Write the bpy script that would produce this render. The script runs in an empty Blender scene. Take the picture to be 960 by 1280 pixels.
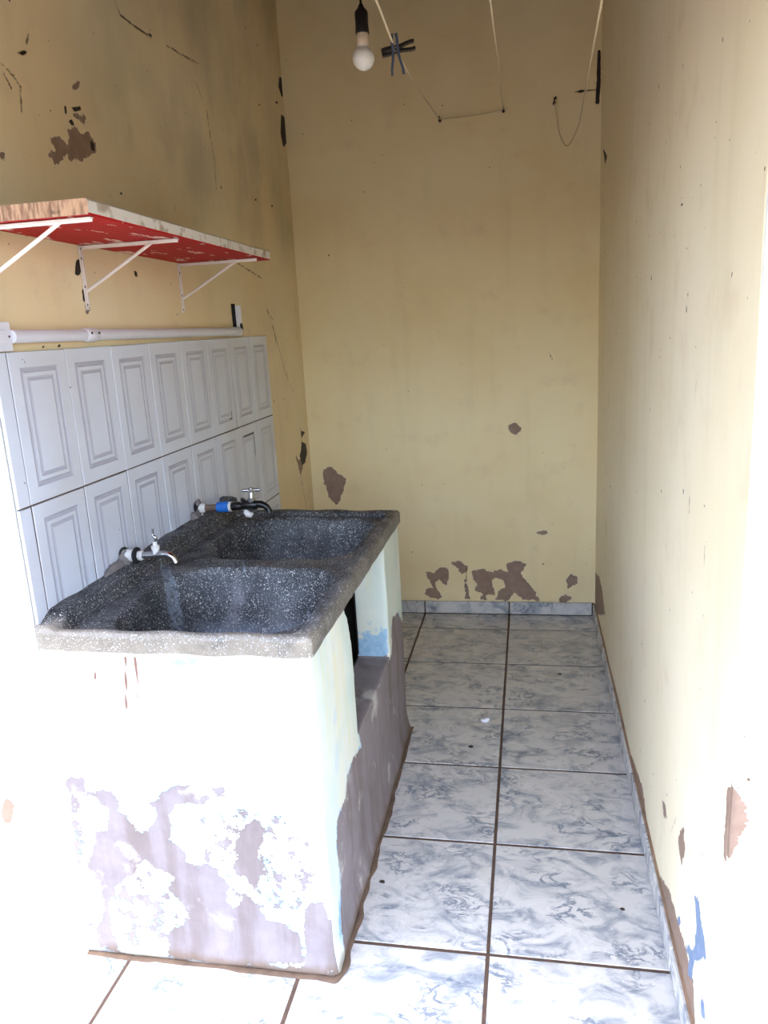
import bpy, bmesh, math, random
import numpy as np
from mathutils import Vector, Matrix, noise as mnoise

random.seed(7)
R = math.radians
SC = bpy.context.scene
COL = SC.collection

# ------------------------------------------------------------------ camera
F = 960.0                                     # focal length in pixels of the 960x1280 frame
CAM_H = 1.5
_d = np.array([180.0, -242.0, F]); _d /= np.linalg.norm(_d)          # depth axis (+Y) in camera coords
_v = np.array([215.0, 3964.0, 960.0]); _v -= _d * (_v @ _d); _v /= np.linalg.norm(_v)   # down
_x = np.cross(_v, _d)
if _x[0] < 0: _x = -_x
cam_d = bpy.data.cameras.new('camera'); cam = bpy.data.objects.new('camera', cam_d); COL.objects.link(cam)
cam_d.sensor_fit = 'VERTICAL'; cam_d.sensor_height = 36.0; cam_d.lens = 36.0 * F / 1280.0
cam_d.clip_start = 0.02; cam_d.clip_end = 200
_r = Vector((_x[0], _d[0], -_v[0])); _u = -Vector((_x[1], _d[1], -_v[1])); _f = Vector((_x[2], _d[2], -_v[2]))
cam.matrix_world = Matrix(((_r.x, _u.x, -_f.x, 0), (_r.y, _u.y, -_f.y, 0), (_r.z, _u.z, -_f.z, CAM_H), (0, 0, 0, 1)))
SC.camera = cam

# ------------------------------------------------------------------ sky, sun, exposure
SUN_EL = R(80)
world = bpy.data.worlds.new('world'); SC.world = world; world.use_nodes = True
wn = world.node_tree; bg = wn.nodes['Background']
sky = wn.nodes.new('ShaderNodeTexSky'); sky.sky_type = 'NISHITA'; sky.sun_disc = False
sky.sun_elevation = SUN_EL; sky.sun_rotation = R(200); sky.dust_density = 4.0; sky.air_density = 1.0; sky.ozone_density = 1.0
wn.links.new(sky.outputs[0], bg.inputs[0]); bg.inputs[1].default_value = 0.45
sun_d = bpy.data.lights.new('sun', 'SUN'); sun_d.energy = 0.8; sun_d.angle = R(0.6); sun_d.color = (1.0, 0.95, 0.88)
sun = bpy.data.objects.new('sun', sun_d); COL.objects.link(sun); sun.location = (0, -2, 6)
sun.rotation_euler = Vector((0.06, -0.15, -0.98)).to_track_quat('-Z', 'Y').to_euler()
vs = SC.view_settings
vs.view_transform = 'Standard'; vs.look = 'None'; vs.gamma = 1.0; vs.use_curve_mapping = False
vs.exposure = 2.0

# ------------------------------------------------------------------ pixel -> place
def ray(u, w):
    r = np.array([u - 480.0, w - 640.0, F]); return np.array([r @ _x, r @ _d, -(r @ _v)])
def on_z(u, w, z):
    r = ray(u, w); return r * ((z - CAM_H) / r[2]) + np.array([0, 0, CAM_H])
def on_x(u, w, X):
    r = ray(u, w); return r * (X / r[0]) + np.array([0, 0, CAM_H])
def on_y(u, w, Y):
    r = ray(u, w); return r * (Y / r[1]) + np.array([0, 0, CAM_H])
def zoomed(pts, ox, oy, s):
    return [(ox + a / s, oy + b / s) for a, b in pts]

# main dimensions (metres)
XL, XR, YB = -1.127, 0.325, 3.84          # left wall, right wall, back wall
YL, YR = 1.485, 1.20                       # front edges of the left and right walls
ZTOP = 3.35

# ------------------------------------------------------------------ materials
def lin(r, g, b):
    f = lambda c: (c / 255 / 12.92) if c / 255 <= .04045 else ((c / 255 + .055) / 1.055) ** 2.4
    return (f(r), f(g), f(b), 1.0)

class Mat:
    def __init__(s, name, rough=0.7, metal=0.0, spec=0.5):
        s.m = bpy.data.materials.new(name); s.m.use_nodes = True; s.t = s.m.node_tree
        s.b = s.t.nodes['Principled BSDF']
        s.b.inputs['Roughness'].default_value = rough; s.b.inputs['Metallic'].default_value = metal
        s.b.inputs['Specular IOR Level'].default_value = spec
        s._co = None
    def n(s, typ, **kw):
        nd = s.t.nodes.new('ShaderNode' + typ)
        for k, v in kw.items(): setattr(nd, k, v)
        return nd
    def put(s, sock, v):
        if isinstance(v, bpy.types.NodeSocket): s.t.links.new(v, sock)
        elif isinstance(v, (tuple, list)):
            sock.default_value = v if len(v) == len(sock.default_value) else tuple(v)[:len(sock.default_value)]
        else: sock.default_value = v
    def co(s):
        if s._co is None: s._co = s.n('TexCoord').outputs['Object']
        return s._co
    def geo(s):
        return s.n('NewGeometry').outputs['Position']
    def attr(s, name):
        return s.n('Attribute', attribute_name=name).outputs['Fac']
    def math(s, op, a, b=0.0, c=0.0, clamp=False):
        nd = s.n('Math', operation=op); nd.use_clamp = clamp
        s.put(nd.inputs[0], a); s.put(nd.inputs[1], b); s.put(nd.inputs[2], c); return nd.outputs[0]
    def noise(s, scale, detail=4, rough=.55, vec=None, dist=0.0, color=False):
        nd = s.n('TexNoise'); s.put(nd.inputs['Vector'], vec if vec is not None else s.co())
        nd.inputs['Scale'].default_value = scale; nd.inputs['Detail'].default_value = detail
        nd.inputs['Roughness'].default_value = rough; nd.inputs['Distortion'].default_value = dist
        return nd.outputs['Color' if color else 'Fac']
    def mapping(s, vec, loc=(0, 0, 0), scale=(1, 1, 1), rot=(0, 0, 0)):
        nd = s.n('Mapping'); s.put(nd.inputs['Vector'], vec)
        s.put(nd.inputs['Location'], loc); s.put(nd.inputs['Scale'], scale); s.put(nd.inputs['Rotation'], rot)
        return nd.outputs[0]
    def ramp(s, fac, a, b, va=0.0, vb=1.0, smooth=True):
        nd = s.n('MapRange'); nd.interpolation_type = 'SMOOTHSTEP' if smooth else 'LINEAR'
        s.put(nd.inputs['Value'], fac); nd.inputs['From Min'].default_value = a; nd.inputs['From Max'].default_value = b
        nd.inputs['To Min'].default_value = va; nd.inputs['To Max'].default_value = vb
        return nd.outputs['Result']
    def mix(s, fac, a, b, blend='MIX'):
        nd = s.n('Mix', data_type='RGBA', blend_type=blend); nd.clamp_factor = True
        s.put(nd.inputs[0], fac); s.put(nd.inputs[6], a); s.put(nd.inputs[7], b); return nd.outputs[2]
    def bump(s, h, dist=0.002, strength=1.0, normal=None):
        nd = s.n('Bump'); nd.inputs['Strength'].default_value = strength; nd.inputs['Distance'].default_value = dist
        s.put(nd.inputs['Height'], h)
        if normal is not None: s.put(nd.inputs['Normal'], normal)
        return nd.outputs[0]
    def color(s, c): s.put(s.b.inputs['Base Color'], c); return s
    def rough(s, v): s.put(s.b.inputs['Roughness'], v); return s
    def normal(s, v): s.put(s.b.inputs['Normal'], v); return s

def plain(name, rgb, rough=.6, metal=0.0, var=0.10, scale=25, bump=0.0):
    m = Mat(name, rough, metal)
    c = lin(*rgb); k = m.noise(scale, 4)
    dk = tuple(v * (1 - 2 * var) for v in c[:3]) + (1,); lt = tuple(min(1, v * (1 + var)) for v in c[:3]) + (1,)
    m.color(m.mix(k, dk, lt))
    if bump: m.normal(m.bump(k, bump))
    return m.m

def wall_material(name, base, warm, green=0.0):
    """old cream paint with traced peeling, cracks and holes held in the mesh attributes"""
    m = Mat(name, .62, spec=.35)
    big = m.noise(1.6, 4); mid = m.noise(7, 5); fine = m.noise(60, 3)
    streak = m.noise(2.0, 5, vec=m.mapping(m.co(), scale=(5, 5, .55)))
    c = m.mix(m.ramp(big, .35, .7), lin(*base), lin(*warm))
    c = m.mix(m.ramp(streak, .50, .80, 0, .16), c, lin(190, 170, 130))
    c = m.mix(m.ramp(mid, .55, .80, 0, .30), c, lin(206, 176, 140))
    if green:
        st = m.noise(1.3, 5, vec=m.mapping(m.co(), scale=(1, 1, .75), loc=(3, 1, 7)))
        damp_shade = m.math('MULTIPLY', m.ramp(st, .32, .75), m.ramp(m.attr('damp_shade'), 0, 1))
        c = m.mix(m.math('MULTIPLY', damp_shade, green), c, lin(150, 144, 108))
        gy = m.noise(3.1, 5, vec=m.mapping(m.co(), scale=(1, 1, .6), loc=(1, 8, 2)))
        c = m.mix(m.math('MULTIPLY', m.ramp(gy, .45, .75), m.math('MULTIPLY', m.attr('damp_shade'), green * .7)), c, lin(172, 164, 150))
    speck = m.noise(38, 2, vec=m.mapping(m.co(), loc=(5, 5, 5)))
    c = m.mix(m.ramp(speck, .745, .775), c, lin(110, 92, 72))
    w1 = m.math('MULTIPLY', m.math('SUBTRACT', m.noise(32, 5, .65), .5), .036)
    w1 = m.math('ADD', w1, m.math('MULTIPLY', m.math('SUBTRACT', m.noise(130, 3), .5), .012))
    sd = m.math('ADD', m.math('ADD', m.attr('peel'), .003), w1)
    pm = m.ramp(sd, -.0006, .0006)
    halo = m.math('SUBTRACT', m.ramp(sd, -.006, -.001), pm)
    c = m.mix(m.math('MULTIPLY', halo, .35), c, lin(236, 224, 200))
    plaster = m.mix(m.noise(30, 5), lin(124, 98, 82), lin(168, 142, 124))
    c = m.mix(pm, c, plaster)
    bs = m.ramp(m.math('ADD', m.attr('blue'), w1), -.001, .001)
    c = m.mix(bs, c, m.mix(m.noise(50, 3), lin(92, 110, 140), lin(140, 156, 180)))
    w2 = m.math('MULTIPLY', m.math('SUBTRACT', m.noise(60, 3), .5), .006)
    ck = m.ramp(m.math('ADD', m.attr('crack'), w2), .0012, .0044, 1, 0)
    ck = m.math('MULTIPLY', ck, m.ramp(m.noise(22, 3), .38, .55, .25, .85))
    c = m.mix(ck, c, lin(84, 66, 50))
    hm = m.ramp(m.math('ADD', m.attr('hole'), w2), -.001, .001)
    c = m.mix(hm, c, m.mix(m.noise(40, 3), lin(22, 18, 15), lin(64, 54, 46)))
    m.color(c)
    h = m.math('SUBTRACT', m.math('MULTIPLY', m.noise(9, 4), .5), m.math('MULTIPLY', pm, .8))
    h = m.math('SUBTRACT', h, m.math('MULTIPLY', m.math('MAXIMUM', ck, hm), 1.5))
    h = m.math('ADD', h, m.math('MULTIPLY', fine, .08))
    m.normal(m.bump(h, .0035, .8))
    return m.m

def tile_material(name):
    m = Mat(name, .22, spec=.5)
    oi = m.n('ObjectInfo'); off = m.n('CombineXYZ')
    m.put(off.inputs[0], m.math('MULTIPLY', oi.outputs['Random'], 37.0)); m.put(off.inputs[1], m.math('MULTIPLY', oi.outputs['Random'], 91.0))
    ad = m.n('VectorMath', operation='ADD'); m.put(ad.inputs[0], m.co()); m.put(ad.inputs[1], off.outputs[0]); co = ad.outputs[0]
    sk = m.mapping(co, scale=(8, 13, 6), rot=(0, 0, .35))
    cloud = m.noise(1.0, 6, .62, vec=sk, dist=1.2)
    vein = m.noise(1.5, 6, .62, vec=sk, dist=.9)
    vm = m.ramp(m.math('ABSOLUTE', m.math('SUBTRACT', vein, .5)), 0, .055, 1, 0)
    gate = m.ramp(m.noise(.8, 3, vec=sk), .46, .62)
    c = m.mix(m.ramp(cloud, .44, .72), lin(205, 201, 196), lin(138, 143, 150))
    c = m.mix(m.math('MULTIPLY', m.math('MULTIPLY', vm, gate), .85), c, lin(96, 108, 124))
    wp = m.geo()
    dirt = m.ramp(m.noise(5, 6, .65, vec=wp), .56, .78, 0, .5)
    c = m.mix(dirt, c, lin(178, 166, 150))
    sp = m.ramp(m.noise(70, 2, vec=wp), .74, .78)
    sp = m.math('MULTIPLY', sp, m.ramp(m.noise(3.5, 2, vec=wp), .5, .62))
    c = m.mix(m.math('MULTIPLY', sp, .8), c, lin(88, 70, 54))
    m.color(c); m.rough(m.ramp(m.noise(6, 4, vec=wp), .3, .8, .18, .45))
    m.normal(m.bump(m.noise(14, 2), .0004))
    return m.m

def terrazzo():
    m = Mat('terrazzo', .55, spec=.45)
    co = m.co()
    v = m.n('TexVoronoi'); m.put(v.inputs['Vector'], m.mapping(co, scale=(1, 1, 1))); v.inputs['Scale'].default_value = 190
    v2 = m.n('TexVoronoi'); m.put(v2.inputs['Vector'], co); v2.inputs['Scale'].default_value = 380
    s1 = m.n('SeparateColor'); m.put(s1.inputs[0], v.outputs['Color']); s2 = m.n('SeparateColor'); m.put(s2.inputs[0], v2.outputs['Color'])
    chip1 = m.math('MULTIPLY', m.ramp(s1.outputs[0], .80, .82), m.ramp(v.outputs['Distance'], .36, .44, 1, 0))
    chip2 = m.math('MULTIPLY', m.ramp(s2.outputs[0], .62, .64), m.ramp(v2.outputs['Distance'], .42, .5, 1, 0))
    chip = m.math('MAXIMUM', chip1, m.math('MULTIPLY', chip2, .62))
    mott = m.noise(7, 6, .65)
    grime = m.mix(m.ramp(mott, .35, .68), lin(32, 33, 36), lin(70, 72, 76))
    worn = m.mix(m.noise(60, 4), lin(96, 110, 126), lin(160, 174, 190))  # water wear in the basins, with a skylight blue mixed into the colour
    w = m.math('MULTIPLY', m.attr('worn'), m.ramp(m.noise(9, 6, .7), .22, .55))
    c = m.mix(w, grime, worn)
    pale = m.mix(m.noise(30, 3), lin(116, 106, 92), lin(168, 156, 138))
    c = m.mix(m.math('MULTIPLY', m.attr('edge'), m.ramp(m.noise(11, 5, .7), .20, .48)), c, pale)
    chipc = m.mix(s1.outputs[1], lin(150, 150, 150), lin(214, 210, 202))
    c = m.mix(m.math('MULTIPLY', chip, m.ramp(m.noise(16, 4), .25, .6, .35, 1.0)), c, chipc)
    dr = m.math('MULTIPLY', m.ramp(m.math('ADD', m.attr('drip'), m.math('MULTIPLY', m.math('SUBTRACT', m.noise(50, 4), .5), .012)), .0, .006, 1, 0), m.ramp(m.noise(70, 3), .35, .55))
    c = m.mix(m.math('MULTIPLY', dr, .38), c, lin(160, 172, 186))
    scum = m.noise(3, 6, .7, vec=m.mapping(co, scale=(2, 2, 1), loc=(4, 2, 1)))
    c = m.mix(m.math('MULTIPLY', m.ramp(scum, .56, .72), .45), c, lin(150, 146, 150))
    m.color(c)
    m.rough(m.ramp(m.noise(12, 3), .3, .7, .38, .72))
    h = m.math('ADD', m.math('MULTIPLY', m.noise(90, 3), .6), m.math('MULTIPLY', chip, .4))
    m.normal(m.bump(h, .0020))
    return m.m

def tub_paint():
    m = Mat('tub_paint', .7, spec=.3)
    w1 = m.math('MULTIPLY', m.math('SUBTRACT', m.noise(28, 6, .68), .5), .050)
    sd = m.math('ADD', m.attr('peel'), w1)
    pm = m.ramp(sd, -.0008, .0008)
    vst = m.noise(5, 4, vec=m.mapping(m.co(), scale=(5, 5, .5)))
    paint = m.mix(m.ramp(m.noise(4, 4), .4, .65), lin(224, 225, 212), lin(206, 218, 206))
    paint = m.mix(m.math('MULTIPLY', m.ramp(vst, .45, .75), .45), paint, lin(222, 212, 158))
    paint = m.mix(m.math('MULTIPLY', m.ramp(m.noise(6, 5, vec=m.mapping(m.co(), loc=(2, 9, 4))), .58, .70), .5), paint, lin(190, 205, 220))
    bl = m.mix(m.noise(40, 4), lin(132, 172, 200), lin(186, 212, 226))
    ring = m.math('MULTIPLY', m.ramp(sd, -.010, -.004), m.ramp(m.noise(16, 4), .46, .54))
    c = m.mix(m.math('MULTIPLY', ring, .8), paint, bl)
    bs = m.ramp(m.math('ADD', m.attr('blue'), w1), -.002, .002)
    c = m.mix(bs, c, m.mix(m.noise(55, 3), lin(110, 160, 196), lin(190, 214, 226)))
    pl = m.mix(m.noise(14, 6, .65), lin(112, 101, 101), lin(158, 147, 147))
    ps = m.noise(4, 5, vec=m.mapping(m.co(), scale=(4, 4, .6), loc=(3, 1, 5)))
    pl = m.mix(m.ramp(ps, .46, .66, 0, .5), pl, lin(106, 90, 80))
    pl = m.mix(m.ramp(m.noise(7, 5, vec=m.mapping(m.co(), loc=(7, 3, 1))), .60, .70, 0, .7), pl, lin(206, 200, 188))
    c = m.mix(pm, c, pl)
    dz = m.n('SeparateXYZ'); m.put(dz.inputs[0], m.co())
    foot = m.ramp(m.math('ADD', dz.outputs[2], m.math('MULTIPLY', m.math('SUBTRACT', m.noise(18, 4), .5), .04)), .008, .035, 1, 0)
    c = m.mix(m.math('MULTIPLY', foot, .7), c, lin(110, 88, 66))
    rust = m.ramp(m.attr('rust'), .0022, .0052, 1, 0)
    c = m.mix(m.math('MULTIPLY', rust, .9), c, lin(104, 48, 22))
    dk = m.ramp(m.attr('inside'), .45, .55)  # inner faces of the hollow base coloured dark to stand in for shade
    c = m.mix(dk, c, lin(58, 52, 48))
    m.color(c)
    h = m.math('SUBTRACT', m.math('MULTIPLY', m.noise(12, 5), .5), m.math('MULTIPLY', pm, .7))
    m.normal(m.bump(h, .004, .8))
    return m.m

M = {}
M['wall'] = wall_material('cream_wall_paint', (243, 226, 182), (236, 214, 164))
M['wall_left'] = wall_material('cream_damp_shade_wall_paint', (242, 224, 184), (238, 214, 168), green=.6)
M['wall_right'] = wall_material('pale_cream_wall_paint', (242, 228, 198), (238, 222, 186))
M['ext'] = wall_material('white_outside_wall_paint', (246, 243, 234), (242, 238, 226))
M['tile'] = tile_material('marbled_tile')
M['grout'] = plain('grout', (92, 70, 56), .9, var=.35, scale=40, bump=.002)
M['yard'] = plain('yard_concrete', (100, 94, 86), .9, var=.06, scale=8)
M['ceil'] = plain('ceiling_board', (104, 70, 38), .85, var=.12, scale=5)
M['terrazzo'] = terrazzo()
M['tub'] = tub_paint()
M['fillet'] = plain('dirty_cement', (112, 90, 72), .9, var=.4, scale=22, bump=.004)
M['mortar'] = plain('mortar', (128, 120, 116), .9, var=.22, scale=40, bump=.004)

def wall_tile_mat():
    m = Mat('glazed_wall_tile', .16, spec=.5)
    wp = m.geo()
    c = m.mix(m.ramp(m.noise(2.2, 4, vec=wp), .35, .7), lin(222, 226, 236), lin(212, 212, 216))
    z = m.n('SeparateXYZ'); m.put(z.inputs[0], wp)
    c = m.mix(m.ramp(m.noise(42, 2, vec=wp), .765, .78), c, lin(96, 84, 72))
    m.color(c); m.rough(.2)
    return m.m
M['wtile'] = wall_tile_mat()
M['wtile_groove'] = plain('glaze_groove', (186, 186, 196), .3, var=.05, scale=20)
M['wgrout'] = plain('wall_grout', (104, 88, 76), .9, var=.4, scale=18)

def red_paint():
    m = Mat('shelf_paint', .6, spec=.2)
    co = m.co(); n = m.n('NewGeometry').outputs['Normal']
    sep = m.n('SeparateXYZ'); m.put(sep.inputs[0], n)
    pos = m.n('SeparateXYZ'); m.put(pos.inputs[0], co)
    red = m.mix(m.noise(6, 4), lin(158, 10, 14), lin(188, 20, 24))
    chip = m.noise(9, 5, .6, vec=m.mapping(co, scale=(2.2, .9, 1), loc=(1.2, .3, 0)))
    red = m.mix(m.ramp(chip, .60, .615), red, lin(226, 190, 176))
    white = m.mix(m.ramp(m.noise(26, 5), .5, .66), lin(226, 218, 206), lin(176, 158, 138))
    wood_n = m.noise(10, 5, vec=m.mapping(co, scale=(14, 14, 2.5), rot=(0, R(24), 0)))
    wood = m.mix(m.ramp(wood_n, .35, .65), lin(192, 152, 118), lin(132, 96, 72))
    wood = m.mix(m.ramp(m.noise(14, 4), .62, .74), wood, lin(60, 42, 32))
    under = m.ramp(sep.outputs[2], -.6, -.4, 1, 0)
    endf = m.ramp(sep.outputs[1], -.6, -.4, 1, 0)
    top = m.ramp(sep.outputs[2], .4, .6)
    c = m.mix(under, white, red)
    c = m.mix(top, c, lin(196, 184, 166))
    c = m.mix(endf, c, wood)
    m.color(c); m.normal(m.bump(m.noise(50, 4), .0015))
    return m.m
M['shelf'] = red_paint()
M['white_metal'] = plain('white_enamel', (226, 216, 208), .4, var=.08, scale=30)
M['pvc'] = plain('white_plastic', (228, 226, 232), .35, var=.04, scale=12)
M['chrome'] = plain('worn_chrome', (190, 190, 192), .22, metal=1.0, var=.15, scale=40)
M['black'] = plain('black_plastic', (16, 16, 18), .35, var=.2, scale=20)
M['rubber'] = plain('black_sealant', (24, 22, 22), .8, var=.2, scale=60, bump=.001)
M['blue_pl'] = plain('blue_plastic', (34, 108, 196), .4, var=.06, scale=20)
M['brown_pipe'] = plain('stained_pipe', (112, 92, 80), .6, var=.25, scale=35)
M['tape'] = plain('white_thread_tape', (222, 218, 212), .7, var=.12, scale=70, bump=.001)
M['bulb'] = plain('white_bulb', (240, 236, 226), .3, var=.02, scale=8)
M['collar'] = plain('cream_plastic', (226, 206, 176), .45, var=.06, scale=20)
M['rope'] = plain('pale_rope', (206, 188, 152), .85, var=.15, scale=120)
M['hook'] = plain('rusty_iron', (66, 46, 34), .8, var=.3, scale=60)
M['navy'] = plain('navy_plastic', (10, 28, 54), .4, var=.12, scale=30)
M['dbrown'] = plain('dark_brown_plastic', (24, 17, 15), .45, var=.12, scale=30)
M['wire'] = plain('wire_steel', (120, 116, 112), .35, metal=1.0, var=.1)
M['foil'] = plain('white_scrap', (232, 232, 236), .5, var=.06, scale=60)
M['crumb'] = plain('dark_crumb', (54, 44, 36), .9, var=.2, scale=60)
M['skirt_mortar'] = plain('tan_mortar', (158, 130, 104), .9, var=.35, scale=14, bump=.003)
M['dark'] = plain('dark_cavity', (16, 14, 13), .95, var=.2)

# ------------------------------------------------------------------ object helpers
def link(o, parent=None):
    COL.objects.link(o)
    if parent is not None:
        o.parent = parent
        o.matrix_parent_inverse = Matrix.Identity(4)
    return o
def mesh_obj(name, me, mat, parent=None, loc=(0, 0, 0)):
    o = bpy.data.objects.new(name, me); o.location = loc
    if mat is not None: me.materials.append(mat)
    return link(o, parent)
def bm_obj(name, bm, mat, parent=None, loc=(0, 0, 0), smooth=False):
    bmesh.ops.recalc_face_normals(bm, faces=bm.faces)
    me = bpy.data.meshes.new(name); bm.to_mesh(me); bm.free()
    if smooth:
        me.polygons.foreach_set('use_smooth', [True] * len(me.polygons))
        me.set_sharp_from_angle(angle=R(50))
    return mesh_obj(name, me, mat, parent, loc)
def thing(name, label, cat, loc=(0, 0, 0), group=None):
    o = bpy.data.objects.new(name, None); o.empty_display_size = .05; o.location = loc; link(o)
    o['label'] = label; o['category'] = cat
    if group: o['group'] = group
    return o
def tag(o, label, cat, group=None):
    o['label'] = label; o['category'] = cat
    if group: o['group'] = group
    return o
def structure(o, label=None):
    o['kind'] = 'structure'
    if label: o['label'] = label
    return o
def add_box(bm, x0, x1, y0, y1, z0, z1, bevel=0.0, seg=2):
    r = bmesh.ops.create_cube(bm, size=1.0, matrix=Matrix.Translation(((x0 + x1) / 2, (y0 + y1) / 2, (z0 + z1) / 2)) @ Matrix.Diagonal((x1 - x0, y1 - y0, z1 - z0, 1)))
    if bevel:
        es = list({e for v in r['verts'] for e in v.link_edges})
        bmesh.ops.bevel(bm, geom=es, offset=bevel, segments=seg, affect='EDGES', profile=.5)
    return bm
def box_bm(*a, **k): return add_box(bmesh.new(), *a, **k)
def sweep(bm, pts, rad, n=12, cap=True, flat=1.0):
    """tube through pts with a radius per point (also used to turn profiles)"""
    pts = [Vector(p) for p in pts]
    if not isinstance(rad, (list, tuple)): rad = [rad] * len(pts)
    tans = []
    for i in range(len(pts)):
        a = pts[max(i - 1, 0)]; b = pts[min(i + 1, len(pts) - 1)]
        t = b - a
        if t.length < 1e-7: t = tans[-1] if tans else Vector((0, 0, 1))
        tans.append(t.normalized())
    up = Vector((0, 0, 1)) if abs(tans[0].z) < .9 else Vector((1, 0, 0))
    nx = tans[0].cross(up).normalized(); rings = []
    for p, t, r in zip(pts, tans, rad):
        nx = (nx - t * nx.dot(t)).normalized(); ny = t.cross(nx)
        rings.append([bm.verts.new(p + (nx * math.cos(2 * math.pi * k / n) + ny * math.sin(2 * math.pi * k / n) * flat) * r) for k in range(n)])
    for a, b in zip(rings[:-1], rings[1:]):
        for k in range(n):
            bm.faces.new((a[k], a[(k + 1) % n], b[(k + 1) % n], b[k]))
    if cap:
        bm.faces.new(rings[0][::-1]); bm.faces.new(rings[-1])
    return bm
def bez(pts, k=8):
    """Catmull-Rom through points"""
    P = [Vector(p) for p in pts]; P = [P[0] * 2 - P[1]] + P + [P[-1] * 2 - P[-2]]; out = []
    for i in range(1, len(P) - 2):
        for j in range(k):
            t = j / k; a, b, c, d = P[i - 1], P[i], P[i + 1], P[i + 2]
            out.append(.5 * ((2 * b) + (c - a) * t + (2 * a - 5 * b + 4 * c - d) * t * t + (3 * b - a - 3 * c + d) * t ** 3))
    out.append(P[-2]); return out

# ------------------------------------------------------------------ signed distances for traced marks
def poly_sdf(P, poly, far=-.06):
    """P (n,2); positive inside"""
    poly = np.asarray(poly, float); out = np.full(len(P), far)
    lo = poly.min(0) + far; hi = poly.max(0) - far
    idx = np.where((P[:, 0] > lo[0]) & (P[:, 0] < hi[0]) & (P[:, 1] > lo[1]) & (P[:, 1] < hi[1]))[0]
    if len(idx) == 0: return out
    q = P[idx]; best = np.full(len(q), 9.0); ins = np.zeros(len(q), bool)
    for a, b in zip(poly, np.roll(poly, -1, 0)):
        e = b - a; L = max(e @ e, 1e-12); t = np.clip(((q - a) @ e) / L, 0, 1)
        best = np.minimum(best, np.hypot(*(q - a - t[:, None] * e).T))
        c = (a[1] > q[:, 1]) != (b[1] > q[:, 1])
        with np.errstate(divide='ignore', invalid='ignore'):
            xi = (b[0] - a[0]) * (q[:, 1] - a[1]) / (b[1] - a[1] if abs(b[1] - a[1]) > 1e-12 else 1e-12) + a[0]
        ins ^= c & (q[:, 0] < xi)
    out[idx] = np.maximum(np.where(ins, best, -best), far); return out
def line_dist(P, pts, far=.06):
    pts = np.asarray(pts, float); out = np.full(len(P), far)
    lo = pts.min(0) - far; hi = pts.max(0) + far
    idx = np.where((P[:, 0] > lo[0]) & (P[:, 0] < hi[0]) & (P[:, 1] > lo[1]) & (P[:, 1] < hi[1]))[0]
    if len(idx) == 0: return out
    q = P[idx]; best = np.full(len(q), far)
    for a, b in zip(pts[:-1], pts[1:]):
        e = b - a; L = max(e @ e, 1e-12); t = np.clip(((q - a) @ e) / L, 0, 1)
        best = np.minimum(best, np.hypot(*(q - a - t[:, None] * e).T))
    out[idx] = best; return out
def marks(P, peel=(), holes=(), cracks=(), blue=()):
    A = {'peel': np.full(len(P), -.06), 'hole': np.full(len(P), -.06), 'crack': np.full(len(P), .06), 'blue': np.full(len(P), -.06)}
    for k, L in (('peel', peel), ('hole', holes), ('blue', blue)):
        for p in L: A[k] = np.maximum(A[k], poly_sdf(P, p))
    for c in cracks: A['crack'] = np.minimum(A['crack'], line_dist(P, c))
    return A
def set_attr(me, name, arr):
    a = me.attributes.new(name, 'FLOAT', 'POINT'); a.data.foreach_set('value', np.ascontiguousarray(arr, dtype=np.float32))

def grid_wall(name, plane, at, u0, u1, v0, v1, step, thick, mat, mk, wob=.004, extra=None):
    """a wall whose inner face is a fine grid (plane 'x' or 'y' at the value `at`), with a solid back; thick is signed"""
    nu = max(2, int(round((u1 - u0) / step)) + 1); nv = max(2, int(round((v1 - v0) / step)) + 1)
    U, V = np.meshgrid(np.linspace(u0, u1, nu), np.linspace(v0, v1, nv), indexing='ij')
    P = np.stack([U.ravel(), V.ravel()], 1)
    w = wob * (np.sin(P[:, 0] * 2.3 + 1.1) * np.sin(P[:, 1] * 1.9 + .4) * .6 + .4 * np.sin(P[:, 0] * 5.1 + P[:, 1] * 3.7))
    A = mk(P)
    off = at + np.sign(thick) * np.abs(w)
    co = np.zeros((len(P) * 1, 3))
    if plane == 'x': co[:, 0] = off; co[:, 1] = P[:, 0]; co[:, 2] = P[:, 1]
    else: co[:, 1] = off; co[:, 0] = P[:, 0]; co[:, 2] = P[:, 1]
    idx = np.arange(nu * nv).reshape(nu, nv)
    q = np.stack([idx[:-1, :-1], idx[1:, :-1], idx[1:, 1:], idx[:-1, 1:]], -1).reshape(-1, 4)
    # boundary loop extruded to the back
    loop = list(idx[:, 0]) + list(idx[-1, 1:]) + list(idx[-2::-1, -1]) + list(idx[0, -2:0:-1])
    back = co[loop].copy(); back[:, 0 if plane == 'x' else 1] = at + thick
    n0 = len(co); nb = len(loop)
    sk = np.array([[loop[i], loop[(i + 1) % nb], n0 + (i + 1) % nb, n0 + i] for i in range(nb)])
    co = np.vstack([co, back])
    faces = np.vstack([q, sk]).tolist() + [list(range(n0, n0 + nb))]
    me = bpy.data.meshes.new(name); me.from_pydata(co.tolist(), [], faces)
    for k, a in A.items():
        set_attr(me, k, np.concatenate([a, a[loop]]))
    me.polygons.foreach_set('use_smooth', np.r_[np.ones(len(q), bool), np.zeros(nb + 1, bool)])
    me.validate(); me.update()
    bm = bmesh.new(); bm.from_mesh(me); bmesh.ops.recalc_face_normals(bm, faces=bm.faces); bm.to_mesh(me); bm.free()
    return mesh_obj(name, me, mat)

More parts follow.
